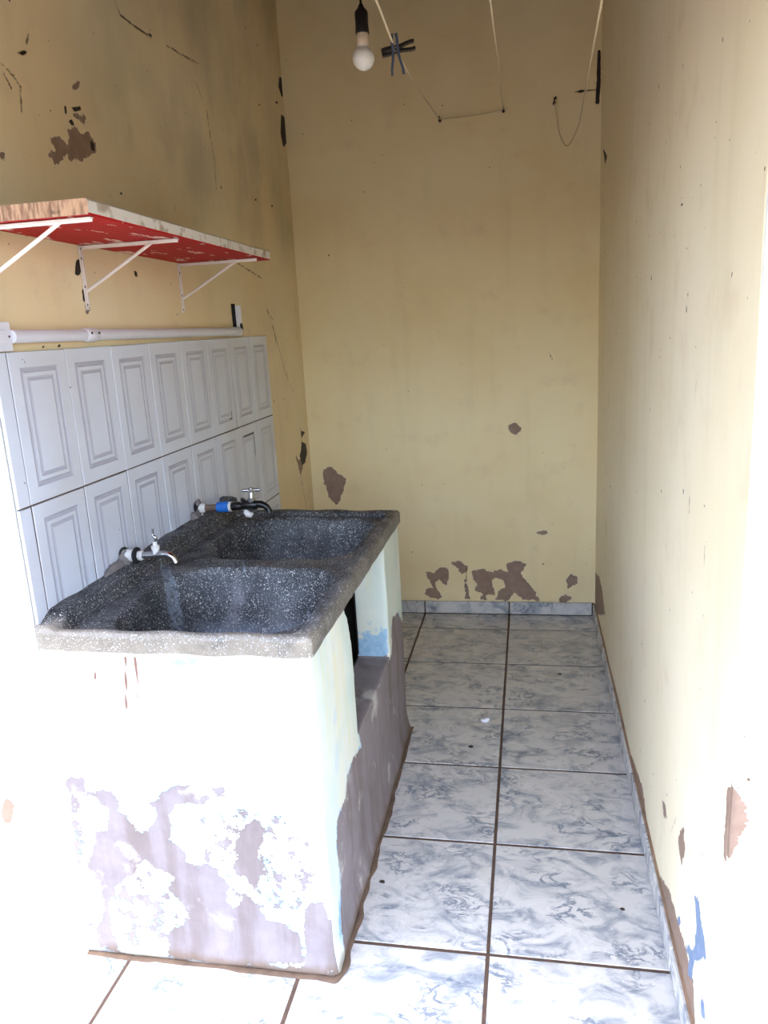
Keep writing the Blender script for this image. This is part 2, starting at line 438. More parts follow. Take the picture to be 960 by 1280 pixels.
# ================================================================== THE SETTING
# ---- back wall
def bpoly(px): return [(p[0], p[2]) for p in (on_y(u, w, YB) for u, w in px)]
Z6 = lambda pts: zoomed(pts, 400, 640, 2.4)
back_peel = [bpoly(Z6(p)) for p in (
    [(315, 180), (345, 185), (360, 168), (382, 170), (384, 195), (378, 212), (390, 222), (372, 215), (358, 200), (345, 210), (345, 228), (330, 205)],
    [(318, 232), (345, 228), (362, 245), (362, 258), (330, 255), (316, 245)],
    [(395, 152), (425, 150), (441, 165), (438, 180), (425, 183), (412, 165)],
    [(458, 178), (480, 173), (510, 182), (545, 175), (565, 185), (562, 155), (590, 148), (618, 158), (600, 185), (610, 200), (640, 235), (655, 265), (610, 262), (585, 240), (560, 265), (530, 262), (535, 238), (557, 225), (555, 205), (530, 195), (512, 205), (525, 250), (495, 245), (468, 235), (475, 215), (460, 200)],
    [(740, 205), (752, 186), (770, 198), (768, 215), (745, 228)],
    [(720, 258), (735, 248), (755, 258), (740, 270), (720, 270)],
    [(650, 62), (668, 56), (682, 63), (665, 68)],
    [(480, 262), (490, 250), (502, 262)], [(436, 205), (442, 235), (448, 258), (438, 258)])]
back_peel.append(bpoly([(404, 588), (414, 584), (422, 592), (432, 599), (428, 615), (420, 631), (413, 622), (406, 605)]))
back_peel.append(bpoly([(636, 532), (644, 529), (651, 536), (645, 543), (638, 541)]))
def dot(u, w, r): r *= .7; return [(u + r * math.cos(a), w + r * math.sin(a)) for a in np.linspace(0, 2 * math.pi, 7)[:-1]]
back_holes = [bpoly([(747, 62), (751, 62), (751, 100), (749, 131), (744, 129), (746, 100)]), bpoly(dot(456, 240, 1.6)), bpoly(dot(612, 209, 1.6)), bpoly(dot(706, 261, 1.8)), bpoly(dot(478, 194, 1.4)),
              bpoly(dot(505, 130, 1.6)), bpoly(dot(545, 706, 1.8)), bpoly(dot(515, 690, 1.6)), bpoly([(719, 114), (727, 112), (733, 113), (725, 116)]), bpoly(dot(694, 122, 3.0))]
back_cracks = [bpoly([(719, 115), (732, 113), (746, 112)]), bpoly([(583, 710), (584, 735)]), bpoly([(686, 440), (692, 452)])]
wall_back = structure(grid_wall('wall_back', 'y', YB, XL - .02, XR + .02, 0, ZTOP, .008, .15, M['wall'], lambda P: marks(P, back_peel, back_holes, back_cracks), wob=.003))

# ---- left wall
def lpoly(px): return [(p[1], p[2]) for p in (on_x(u, w, XL) for u, w in px)]
Z1 = lambda pts: zoomed(pts, 0, 0, 2.4)
Z3 = lambda pts: zoomed(pts, 0, 380, 2.4)
left_peel = [lpoly(Z1(p)) for p in (
    [(150, 462), (170, 455), (155, 420), (175, 412), (200, 440), (205, 455), (180, 480), (165, 495)],
    [(203, 395), (230, 388), (245, 405), (265, 402), (287, 430), (282, 455), (240, 480), (208, 476), (203, 440), (215, 420)],
    [(0, 455), (15, 460), (10, 478), (0, 475)],
    [(222, 345), (240, 344), (255, 355), (252, 374), (240, 362)],
    [(218, 258), (238, 245), (232, 260), (220, 267)])]
left_peel += [lpoly(Z3(p)) for p in ([(886, 452), (896, 470), (908, 462), (908, 490), (902, 512), (894, 480)], [(255, 2), (268, 4), (262, 25)])]
left_holes = [lpoly(Z1(p)) for p in (
    [(838, 230), (858, 240), (860, 290), (845, 290), (835, 260)], [(843, 343), (865, 360), (868, 420), (850, 442), (842, 400)],
    [(212, 322), (240, 318), (243, 330), (225, 336)], [(192, 315), (199, 320), (201, 345), (195, 340)], [(206, 362), (216, 358), (226, 378), (212, 374)],
    [(270, 420), (284, 432), (283, 455), (274, 448)],
    [(228, 780), (246, 776), (252, 795), (244, 815), (236, 828), (226, 822)], [(246, 868), (256, 868), (260, 905), (250, 905)], [(402, 812), (412, 816), (414, 830), (405, 828)],
    dot(364, 580, 7), dot(768, 599, 5), dot(816, 618, 5), dot(778, 314, 4), dot(830, 307, 6), dot(145, 122, 4), dot(555, 339, 4), dot(82, 706, 7), [(52, 158), (70, 152), (86, 156), (68, 166)],
    [(440, 96), (456, 104), (455, 114)])]
left_holes += [lpoly(Z3(p)) for p in ([(905, 412), (918, 420), (922, 445), (916, 475), (906, 485), (899, 455), (903, 440)], dot(130, 128, 6), dot(178, 125, 7), [(902, 380), (916, 384), (905, 402)], dot(945, 520, 4))]
left_cracks = [lpoly(Z1(p)) for p in (
    [(345, 0), (362, 45), (400, 75), (455, 112)], [(500, 135), (550, 165), (600, 192)], [(0, 185), (40, 225), (62, 260), (66, 335)], [(10, 215), (35, 265)],
    [(622, 330), (632, 410), (645, 480), (650, 570)], [(590, 250), (610, 300)], [(85, 105), (80, 130)], [(715, 790), (755, 815), (786, 835)], [(800, 925), (820, 960)])]
left_cracks += [lpoly(Z3(p)) for p in ([(800, 15), (825, 90), (855, 200), (880, 265)], [(902, 370), (905, 415)], [(900, 500), (910, 560), (920, 615)], [(820, 60), (830, 130)])]
def left_marks(P):
    A = marks(P, left_peel, left_holes, left_cracks)
    A['damp_shade'] = np.clip((P[:, 1] - 1.72) / .35, 0, 1) * np.clip((P[:, 0] - 1.75) / .5, 0, 1) + .18 * (P[:, 0] > 3.2)  # damp stains high up, faded near the opening to imitate its light
    return A
wall_left = structure(grid_wall('wall_left', 'x', XL, YL + .012, YB + .02, 0, ZTOP, .006, -.16, M['wall_left'], left_marks, wob=.002))

# ---- right wall
def rpoly(px): return [(p[1], p[2]) for p in (on_x(u, w, XR) for u, w in px)]
Z7 = lambda pts: zoomed(pts, 400, 940, 1.714)
right_peel = [rpoly(p) for p in (
    [(908, 990), (918, 985), (928, 1005), (930, 1030), (920, 1050), (912, 1070), (905, 1072), (906, 1030)],
    [(744, 716), (749, 722), (753, 740), (756, 768), (744, 768)],
    [(826, 1000), (830, 1008), (832, 1022), (828, 1018)],
    [(846, 1050), (853, 1035), (855, 1062), (851, 1080)])]
right_peel += [rpoly(Z7(p)) for p in ([(728, 268), (748, 300), (765, 360), (785, 430), (800, 500), (802, 583), (770, 575), (748, 440), (728, 320)], [(655, 0), (668, 10), (690, 80), (700, 160), (690, 150), (668, 60)])]
right_blue = [rpoly(Z7(p)) for p in ([(801, 308), (810, 312), (814, 350), (824, 400), (826, 440), (802, 446), (796, 482), (788, 478), (790, 440), (783, 420), (803, 415), (806, 370)], [(815, 520), (822, 530), (824, 570), (816, 560)], [(766, 350), (772, 352), (772, 372), (766, 368)])]
right_holes = [rpoly(p) for p in (dot(852, 256, 2.2), dot(851, 315, 2.0), dot(762, 608, 2), dot(757, 196, 2.2), [(753, 185), (759, 195), (756, 206)], dot(860, 355, 1.4))]
right_cracks = [rpoly(p) for p in ([(870, 474), (869, 502)], [(879, 682), (878, 706)], [(861, 690), (860, 715)], [(842, 280), (843, 296)], [(838, 1038), (844, 1020), (842, 1060)], [(861, 620), (860, 640)])]
wall_right = structure(grid_wall('wall_right', 'x', XR, YR + .012, YB + .02, 0, ZTOP, .010, .16, M['wall_right'], lambda P: marks(P, right_peel, right_holes, right_cracks, right_blue), wob=.004))

# ---- outside walls beside the opening, lintel-less lean-to ceiling, floors
def front_wall(name, at, x0, x1, bx0, bx1, mk):
    o = grid_wall(name, 'y', at, x0, x1, -.02, 2.75, .012, .0115, M['ext'], mk, wob=.0005)
    bm = bmesh.new(); bm.from_mesh(o.data); add_box(bm, bx0, bx1, at + .011, at + .15, -.02, 2.75); bm.to_mesh(o.data); bm.free()
    return structure(o)
fl = lambda px: [(p[0], p[2]) for p in (on_y(u, w, YL) for u, w in px)]
fr = lambda px: [(p[0], p[2]) for p in (on_y(u, w, YR) for u, w in px)]
front_wall('wall_front_left', YL, -3.4, XL, -3.4, XL - .165, lambda P: marks(P, [fl([(4, 1004), (10, 1000), (16, 1008), (14, 1024), (8, 1030), (5, 1016)])], [fl(dot(7, 1042, 1.5)), fl(dot(16, 1036, 1.5))], [fl([(62, 1006), (74, 992)])]))
front_wall('wall_front_right', YR, XR, 3.2, XR + .165, 3.2, lambda P: marks(P, [fr([(900, 984), (918, 985), (928, 1005), (930, 1030), (920, 1050), (912, 1070), (898, 1074)])], [], []))
bm = bmesh.new()
y0, z0, y1, z1 = 1.12, 2.13, 4.0, 3.19
sec_ = ((.15, z0 - .01), (y0, z0), (y1, z1), (y1, z1 + .12), (y0, z0 + .12), (.15, z0 + .08))          # unseen eave, then slope over the room, shaped to cut sky light
ra = [bm.verts.new((XL - .3, y, z)) for y, z in sec_]; rb = [bm.verts.new((XR + .3, y, z)) for y, z in sec_]
bm.faces.new(ra); bm.faces.new(rb[::-1])
for k in range(6): bm.faces.new((ra[k], rb[k], rb[(k + 1) % 6], ra[(k + 1) % 6]))
structure(bm_obj('ceiling', bm, M['ceil']))

floor = structure(bm_obj('floor', box_bm(-3.4, 3.2, .75, YB, -.12, -.0014), M['grout']))
structure(bm_obj('floor_yard', box_bm(-9, 9, -14, .745, -.12, -.001), M['yard']))

GX = [-3.21, -2.765, -2.32, -1.875, -1.43, -.989, -.5525, -.1085, .321, .766, 1.21, 1.655, 2.1, 2.545]
GY = [.755, 1.163, 1.573, 1.985, 2.390, 2.806, 3.222, 3.622, 3.83]
G = .0085
def floor_tile(x0, x1, y0, y1):
    w, d = x1 - x0 - G, y1 - y0 - G
    key = 'ft_%.3f_%.3f' % (w, d)
    me = bpy.data.meshes.get(key)
    if me is None:
        bm = bmesh.new(); z1 = 0.0; b = .0018
        lo = [bm.verts.new((sx * w / 2, sy * d / 2, -.010)) for sx, sy in ((-1, -1), (1, -1), (1, 1), (-1, 1))]
        md = [bm.verts.new((sx * w / 2, sy * d / 2, z1 - b)) for sx, sy in ((-1, -1), (1, -1), (1, 1), (-1, 1))]
        hi = [bm.verts.new((sx * (w / 2 - b), sy * (d / 2 - b), z1)) for sx, sy in ((-1, -1), (1, -1), (1, 1), (-1, 1))]
        for a, c in ((lo, md), (md, hi)):
            for k in range(4): bm.faces.new((a[k], a[(k + 1) % 4], c[(k + 1) % 4], c[k]))
        bm.faces.new(hi); bm.faces.new(lo[::-1])
        me = bpy.data.meshes.new(key); bm.to_mesh(me); bm.free(); me.materials.append(M['tile'])
    o = bpy.data.objects.new('floor_tile', me)
    o.location = ((x0 + x1) / 2, (y0 + y1) / 2, random.uniform(-.0006, .0004)); o.rotation_euler = (random.uniform(-.001, .001), random.uniform(-.001, .001), 0)
    return link(o, floor)
for i in range(len(GX) - 1):
    for j in range(len(GY) - 1):
        x0, x1, ya, yb = GX[i], GX[i + 1], GY[j], GY[j + 1]
        inside = x0 > -1.2 and x1 < .4
        if not inside and j > 0 and not (x0 < -1.4 and j < 1): continue      # outside strip: first row only beside the opening
        if x0 < -1.1 and j >= 1: continue
        if i == 5 and j >= 2 and j <= 4: continue                             # under the tub
        floor_tile(x0, x1, ya, yb)
# left column between the opening and the tub, and behind the tub by the left wall
floor_tile(-1.43, GX[5], GY[1], 1.573); floor_tile(XL + .004, GX[5], 2.64, GY[5]); floor_tile(XL + .004, GX[5], GY[5], GY[6]); floor_tile(XL + .004, GX[5], GY[6], GY[7]); floor_tile(XL + .004, GX[5], GY[7], GY[8])
floor_tile(-1.875, -1.43, GY[1], 1.573)

# ---- skirting tiles
bb = structure(bm_obj('baseboard_back', box_bm(XL + .004, XR - .006, YB - .006, YB - .001, 0, .066), M['grout']))
xs = [XL + .006, -.989, -.5525, -.1085, .312]
for a, b in zip(xs[:-1], xs[1:]):
    bm_obj('skirting_tile', box_bm(-(b - a - .006) / 2, (b - a - .006) / 2, -.006, .003, 0.003, .069, bevel=.0015, seg=1), M['tile'], bb, ((a + b) / 2, YB - .010, 0))
br = structure(bm_obj('baseboard_right', box_bm(XR - .006, XR + .006, YR + .02, YB - .02, 0, .0675), M['skirt_mortar']))
ys = [YR + .03] + GY[2:8] + [YB - .025]
for a, b in zip(ys[:-1], ys[1:]):
    bm_obj('skirting_tile', box_bm(-.005, .003, -(b - a - .006) / 2, (b - a - .006) / 2, .003, .066, bevel=.0015, seg=1), M['tile'], br, (XR - .008, (a + b) / 2, 0))

# ---- glazed tiles on the left wall
TX = XL + .004                                     # tile bed
ty0, tw = 1.531, .2178
cols = [(YL - .0015, ty0)] + [(ty0 + k * tw, ty0 + (k + 1) * tw) for k in range(8)]
rows = [(1.489, 1.1435), (1.1435, .788), (.788, .44)]
bed = structure(bm_obj('trim_1', box_bm(XL - .002, XL + .0078, YL + .010, ty0 + 8 * tw, .44, 1.487), M['wgrout']), 'grout bed behind the glazed wall tiles')
def wall_tile(w, h, partial):
    key = 'wt_%.3f_%.3f' % (w, h)
    me = bpy.data.meshes.get(key)
    if me: return me
    bm = bmesh.new()
    prof = [(0, 0), (0, .0055), (.0012, .0068)] + ([] if partial else [(.0350, .0068), (.0390, .0050), (.0440, .0050), (.0475, .0064), (.0560, .0064), (.0600, .0052), (.0660, .0064)])
    rings = []
    for ins, hh in prof:
        a, b = w / 2 - ins, h / 2 - ins
        rings.append([bm.verts.new((hh, sy * a, sz * b)) for sy, sz in ((-1, -1), (1, -1), (1, 1), (-1, 1))])
    for a, b in zip(rings[:-1], rings[1:]):
        i_ = rings.index(a)
        for k in range(4): bm.faces.new((a[k], a[(k + 1) % 4], b[(k + 1) % 4], b[k])).material_index = 1 if i_ in (3, 4, 5, 7, 8) else 0
    bm.faces.new(rings[-1])
    bmesh.ops.recalc_face_normals(bm, faces=bm.faces)
    me = bpy.data.meshes.new(key); bm.to_mesh(me); bm.free(); me.materials.append(M['wtile']); me.materials.append(M['wtile_groove']); return me
for c, (ya, yb) in enumerate(cols):
    for r, (zt, zb) in enumerate(rows):
        if r == 2 and yb < 2.55: continue
        gap = .0022 if random.random() < .6 else .0038
        o = bpy.data.objects.new('wall_tile', wall_tile(round(yb - ya - random.choice((.003, .0045, .006)), 4), round(zt - zb - .004, 4), c == 0))
        o.location = (XL + .003 + random.uniform(0, .0012), (ya + yb) / 2, (zt + zb) / 2 + random.uniform(-.0008, .0008))
        o.rotation_euler = (random.uniform(-.003, .003), random.uniform(-.003, .003), random.uniform(-.004, .004))
        link(o, bed)

# ================================================================== THE LAUNDRY TUB
tub = thing('laundry_tub', 'dark terrazzo double laundry sink on a peeling white masonry base', 'laundry sink', (-.79, 2.03, 0))
TO = Vector(tub.location)
BX0, BX1, BY0, BY1, BH = XL + .012, -.463, 1.467, 2.625, .825
OY0, OY1, OZ, TH = 1.845, 2.342, .422, .115
# terrazzo sink as one closed relief
SX0, SX1, SY0, SY1, ST, SB = XL + .0095, -.456, 1.455, 2.628, .868, .826
nx, ny = 150, 262
gx = np.linspace(SX0, SX1, nx); gy = np.linspace(SY0, SY1, ny)
GXm, GYm = np.meshgrid(gx, gy, indexing='ij')
def rr(X, Y, x0, x1, y0, y1, r):
    cx, cy = (x0 + x1) / 2, (y0 + y1) / 2; qx = np.abs(X - cx) - (x1 - x0) / 2 + r; qy = np.abs(Y - cy) - (y1 - y0) / 2 + r
    return np.hypot(np.maximum(qx, 0), np.maximum(qy, 0)) + np.minimum(np.maximum(qx, qy), 0) - r
sst = lambda t: (lambda c: c * c * (3 - 2 * c))(np.clip(t, 0, 1))
Zs = np.full_like(GXm, ST)
Zs -= .015 * sst(-rr(GXm, GYm, -1.20, SX1 + -.034, SY0 + .022, SY1 - .036, .03) / .014)
warp = .008 * np.sin(GXm * 17) * np.sin(GYm * 13)
b1 = rr(GXm, GYm, -.985, -.508, 1.487, 1.990, .13) + warp; b2 = rr(GXm, GYm, -1.000, -.512, 2.062, 2.560, .13) + warp
worn = np.zeros_like(Zs)
for bsd, dep in ((b1, .205), (b2, .205)):
    t = np.clip(-bsd / .135, 0, 1)
    pr_ = 1 - (1 - t) ** 2.1; rd = np.clip(t / .16, 0, 1)
    Zs -= dep * (pr_ * rd * (2 - rd)) * .92 + dep * .08 * np.clip(-bsd / .2, 0, 1)
    worn = np.maximum(worn, sst((t - .35) / .5))
led = sst((-1.052 - GXm) / .012)
Zs += (.040 + .012 * sst((GYm - 1.6) / .7)) * led * (.15 + .85 * sst((GYm - SY0 - .005) / .085)) - .006 * led * sst((-1.085 - GXm) / -.030)
ed = np.minimum(np.minimum(SX1 - GXm, GYm - SY0), SY1 - GYm)
Zs -= .010 * np.clip(1 - ed / .010, 0, 1) ** 2
Zs += .0018 * np.sin(GXm * 31 + 1) * np.sin(GYm * 23) + .0010 * np.sin(GYm * 57 + GXm * 41)
Zs -= .006 * np.clip((GYm - 1.5), 0, 2) / 1.1 * sst((GXm + .9) / .4)
Zb = np.minimum(SB, Zs - .035)
def sink_under(X, Y):
    fx = np.clip((X - SX0) / (SX1 - SX0) * (nx - 1), 0, nx - 1.001); fy = np.clip((Y - SY0) / (SY1 - SY0) * (ny - 1), 0, ny - 1.001)
    i, j = fx.astype(int), fy.astype(int)
    return np.minimum(np.minimum(Zb[i, j], Zb[i + 1, j]), np.minimum(Zb[i, j + 1], Zb[i + 1, j + 1]))
# masonry base: outline of the pierced side wall extruded, plus front, back and inner walls, fused and remeshed
bm = bmesh.new()
prof = [(BY0, 0), (BY1, 0), (BY1, BH), (OY1, BH), (OY1, OZ), (OY0 - .004, OZ), (OY0, .60), (OY0 - .006, .70), (OY0 - .03, .775), (OY0 - .07, BH), (BY0, BH)]
a = [bm.verts.new((BX1 - .002 * (z > .4), y, z)) for y, z in prof]; b = [bm.verts.new((BX1 - TH, y, z)) for y, z in prof]
n = len(prof)
bm.faces.new(a); bm.faces.new(b[::-1])
for k in range(n): bm.faces.new((a[k], b[k], b[(k + 1) % n], a[(k + 1) % n]))
add_box(bm, BX0, BX1 - TH + .02, BY0, BY0 + .115, 0, BH)
add_box(bm, BX0, BX1 - TH + .02, BY1 - .10, BY1, 0, BH)
add_box(bm, BX0, BX0 + .05, BY0 + .02, BY1 - .02, 0, BH)
bmesh.ops.recalc_face_normals(bm, faces=bm.faces)
me = bpy.data.meshes.new('tub_tmp'); bm.to_mesh(me); bm.free()
tmp = bpy.data.objects.new('tub_tmp', me); COL.objects.link(tmp)
md = tmp.modifiers.new('r', 'REMESH'); md.mode = 'VOXEL'; md.voxel_size = .0075
sm = tmp.modifiers.new('s', 'SMOOTH'); sm.factor = .5; sm.iterations = 4
dg = bpy.context.evaluated_depsgraph_get(); dg.update()
base_me = bpy.data.meshes.new_from_object(tmp.evaluated_get(dg)); base_me.name = 'masonry_base'
bpy.data.objects.remove(tmp)
nv_ = len(base_me.vertices)
co = np.empty(nv_ * 3); base_me.vertices.foreach_get('co', co); co = co.reshape(-1, 3)
no = np.empty(nv_ * 3); base_me.vertices.foreach_get('normal', no); no = no.reshape(-1, 3)
# hand-plastered waviness, slight flare at the foot
wv = np.array([mnoise.noise(Vector(p) * 7.0) for p in co])
flare = .014 * np.clip(1 - co[:, 2] / .10, 0, 1) ** 2
outer = (no[:, 0] > .5) & (co[:, 0] > BX1 - .03) | (no[:, 1] < -.5) & (co[:, 1] < BY0 + .03)
co2 = co + no * (wv * .003)[:, None]
co2[:, :2] += no[:, :2] * (flare * outer)[:, None]
co2[:, 0] = np.maximum(co2[:, 0], XL + .005)
co2[:, 2] = np.minimum(co2[:, 2], sink_under(co2[:, 0], co2[:, 1]) - .003)
base_me.vertices.foreach_set('co', np.ascontiguousarray(co2).ravel())
Z5 = lambda pts: zoomed(pts, 40, 800, 1.92)
fp = lambda px: [(p[0], p[2]) for p in (on_y(u, w, BY0) for u, w in px)]
sp = lambda px: [(p[1], p[2]) for p in (on_x(u, w, BX1) for u, w in px)]
front_peel = [fp(Z5(p)) for p in (
    [(92, 328), (125, 335), (128, 365), (190, 362), (212, 385), (204, 408), (236, 432), (248, 458), (282, 462), (300, 430), (302, 402), (272, 396), (300, 384), (318, 362), (340, 345), (385, 350), (402, 372), (425, 378), (402, 396), (342, 392), (332, 420), (336, 450), (330, 480), (360, 500), (372, 530), (402, 545), (440, 548), (470, 590), (466, 622), (482, 640), (520, 612), (545, 640), (560, 672), (600, 682), (640, 702), (655, 770), (500, 772), (400, 762), (330, 752), (330, 692), (368, 682), (378, 650), (330, 602), (340, 566), (300, 550), (270, 532), (240, 560), (202, 590), (182, 640), (192, 690), (212, 742), (170, 724), (154, 692), (178, 650), (160, 612), (154, 572), (130, 542), (150, 500), (154, 462), (188, 452), (184, 402), (150, 378), (100, 372), (80, 350)],
    [(490, 482), (510, 440), (550, 430), (560, 470), (540, 520), (556, 560), (530, 602), (510, 562), (490, 562)],
    [(650, 642), (690, 630), (722, 680), (742, 790), (660, 790), (655, 702)], [(430, 354), (458, 358), (466, 374), (446, 378)],
    [(120, 738), (240, 752), (420, 764), (600, 776), (740, 790), (738, 830), (120, 810)])]
front_semi = [fp(Z5(p)) for p in ([(400, 430), (480, 400), (600, 420), (660, 470), (680, 560), (640, 650), (540, 640), (470, 600), (420, 560)], [(200, 600), (280, 560), (340, 620), (350, 700), (260, 730), (200, 700)], [(90, 330), (130, 420), (130, 560), (150, 700), (110, 640)])]
front_blue = [fp(Z5(p)) for p in ([(90, 400), (125, 470), (150, 490), (140, 540), (110, 540)], [(280, 40), (340, 36), (470, 38), (440, 52), (350, 70), (300, 50)], [(540, 600), (600, 590), (620, 640), (570, 640)], [(380, 715), (430, 720), (420, 745)], [(538, 705), (556, 700), (556, 735), (542, 740)])]
side_peel = [sp([(450, 916), (452, 934), (443, 946), (435, 970), (433, 998), (423, 1024), (421, 1055), (426, 1106), (427, 1181), (424, 1240), (450, 1240), (520, 905), (512, 800), (507, 786), (498, 766), (491, 772), (490, 818)])]
side_blue = [sp([(433, 1072), (442, 1064), (444, 1080), (437, 1093), (430, 1122), (428, 1158), (425, 1181), (423, 1132), (430, 1096)])]
isf = (no[:, 1] < -.6) & (co[:, 1] < BY0 + .05); iss = (no[:, 0] > .6) & (co[:, 0] > BX1 - .05)
FPt = co[:, [0, 2]]; SPt = co[:, [1, 2]]
fs = np.full(nv_, -.06); ss = np.full(nv_, -.06); fb = np.full(nv_, -.06); sb = np.full(nv_, -.06)
for p in front_peel: fs = np.maximum(fs, poly_sdf(FPt, p))
for p in front_semi: fs = np.maximum(fs, np.minimum(poly_sdf(FPt, p), 0) - .0025)
for p in front_blue: fb = np.maximum(fb, poly_sdf(FPt, p) - .006)
for p in side_peel: ss = np.maximum(ss, poly_sdf(SPt, p))
for p in side_blue: sb = np.maximum(sb, poly_sdf(SPt, p))
corner = (~isf) & (~iss) & (co[:, 1] < BY0 + .06) & (co[:, 0] > BX1 - .06)
peel = np.where(isf, fs, np.where(iss, ss, -.06)); peel = np.where(corner, np.maximum(fs, ss), peel)
blue = np.where(isf, fb, np.where(iss, sb, -.06))
rev = (~isf) & (~iss) & (co[:, 0] > BX1 - TH - .02) & (co[:, 1] > OY1 - .04) & (co[:, 1] < OY1 + .03) & (no[:, 1] < -.5)
blue = np.where(rev, .016 - (co[:, 2] - OZ) * .19, blue)
sill = (no[:, 2] > .6) & (co[:, 2] < OZ + .04) & (co[:, 1] > OY0 - .06) & (co[:, 1] < OY1 + .02); peel = np.where(sill, .05, peel)
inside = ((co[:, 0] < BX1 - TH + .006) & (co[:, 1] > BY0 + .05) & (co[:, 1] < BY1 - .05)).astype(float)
rust = np.full(nv_, .06)
for q in ([(157, 822), (158, 885)], [(169, 822), (173, 872)], [(120, 840), (119, 848)]):
    rust = np.minimum(rust, np.where(isf, line_dist(FPt, fp(q)), .06))
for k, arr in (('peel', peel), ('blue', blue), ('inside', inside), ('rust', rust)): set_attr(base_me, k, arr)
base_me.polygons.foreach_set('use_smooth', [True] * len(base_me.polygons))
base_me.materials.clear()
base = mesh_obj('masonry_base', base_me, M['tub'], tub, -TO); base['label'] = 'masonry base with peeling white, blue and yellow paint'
# dirty cement fillet where the base meets the floor
bm = bmesh.new()
pth = [(BX0 + .01, BY0 - .012, .002)] + [(x, BY0 - .013 + random.uniform(-.003, .003), .002) for x in np.linspace(BX0 + .06, BX1 - .01, 14)] + [(BX1 + .007, BY0 - .007, .002)] + [(BX1 + .012 + random.uniform(-.004, .005), y, .002) for y in np.linspace(BY0 + .03, BY1 - .02, 26)] + [(BX1 + .012, BY1 + .01, .002)]
sweep(bm, bez(pth, 3), .0095, 8)
for v in bm.verts: v.co.z = .0005 + (v.co.z - .002) * .25 + .0012 * mnoise.noise(v.co * 40); v.co.x += .005 * mnoise.noise(v.co * 22); v.co.y += .004 * mnoise.noise(v.co * 25 + Vector((5, 0, 0)))
fil = bm_obj('cement_fillet', bm, M['fillet'], tub, -TO, smooth=True); fil['label'] = 'dirty brown cement joint at the foot'

# terrazzo sink mesh
_r1, _r2 = .030, .012
_dl = np.clip(_r1 - (GYm - SY0), 0, _r1); _dr = np.clip(_r2 - (GYm - SY0), 0, _r2)
_l = SX0 + _r1 - np.sqrt(_r1 ** 2 - _dl ** 2); _rg = SX1 - _r2 + np.sqrt(_r2 ** 2 - _dr ** 2)
GXw = _l + (GXm - SX0) / (SX1 - SX0) * (_rg - _l)                       # worn round corners at the front
top = np.stack([GXw, GYm, Zs], -1).reshape(-1, 3); bot = np.stack([GXw, GYm, Zb], -1).reshape(-1, 3)
# bulge the rim sides slightly
idx = np.arange(nx * ny).reshape(nx, ny); nT = nx * ny
q = np.stack([idx[:-1, :-1], idx[1:, :-1], idx[1:, 1:], idx[:-1, 1:]], -1).reshape(-1, 4)
loop = list(idx[:, 0]) + list(idx[-1, 1:]) + list(idx[-2::-1, -1]) + list(idx[0, -2:0:-1]); nb = len(loop)
sk = np.array([[loop[(i + 1) % nb], loop[i], nT + loop[i], nT + loop[(i + 1) % nb]] for i in range(nb)])
me = bpy.data.meshes.new('terrazzo_basin'); me.from_pydata(np.vstack([top, bot]).tolist(), [], np.vstack([q, q[:, ::-1] + nT, sk]).tolist())
edge = np.clip(1 - (GYm - SY0) / .07, 0, 1) * .75 * (b1 > -.004) + .45 * np.clip(1 - (SX1 - GXm) / .03, 0, 1)
edge = np.clip(edge, 0, 1).ravel()
ebot = np.where(bot[:, 1] < SY0 + .01, .85, .45)
SQ = np.stack([GXm.ravel(), GYm.ravel()], 1)
zl = lambda px, z=.82: [tuple(on_z(u, w, z)[:2]) for u, w in px]
drip = np.full(nT, .06)
for q_, wd in ((zl([(208, 722), (214, 745), (222, 775)]), .010), (zl([(305, 710), (306, 722)]), .0), (zl([(384, 730), (394, 742)]), .003), (zl([(220, 735), (226, 770)]), .004)):
    drip = np.minimum(drip, line_dist(SQ, q_) - wd)
set_attr(me, 'drip', np.r_[drip, np.full(nT, .06)])
set_attr(me, 'worn', np.r_[worn.ravel(), np.zeros(nT)]); set_attr(me, 'edge', np.r_[edge, ebot])
me.polygons.foreach_set('use_smooth', np.r_[np.ones(2 * len(q), bool), np.zeros(nb, bool)]); me.update()
sink = mesh_obj('terrazzo_basin', me, M['terrazzo'], tub, -TO); sink['label'] = 'dark speckled terrazzo double basin with raised rim'
# mortar smeared where the taps leave the wall
def mortar(pts, par):
    bm = bmesh.new()
    for (c, r) in pts:
        g = bmesh.ops.create_icosphere(bm, subdivisions=3, radius=1.0, matrix=Matrix.Translation(c) @ Matrix.Diagonal((r[0], r[1], r[2], 1)))
        for v in g['verts']: v.co += (v.co - Vector(c)) * .35 * mnoise.noise(v.co * 60)
    return bm_obj('mortar_patch', bm, M['mortar'], par, -TO, smooth=True)
mortar([((-1.108, 1.83, .893), (.014, .060, .022)), ((-1.106, 1.885, .905), (.018, .035, .028))], tub)
mortar([((-1.108, 2.36, .905), (.014, .040, .022)), ((-1.106, 2.385, .93), (.012, .018, .03))], tub)

# ================================================================== TAPS
def part(name, pts, rad, mat, parent, origin, n=14, label=None):
    bm = bmesh.new(); sweep(bm, [Vector(p) - Vector(origin) for p in pts], rad, n)
    o = bm_obj(name, bm, mat, parent, smooth=True)
    if label: o['label'] = label
    return o
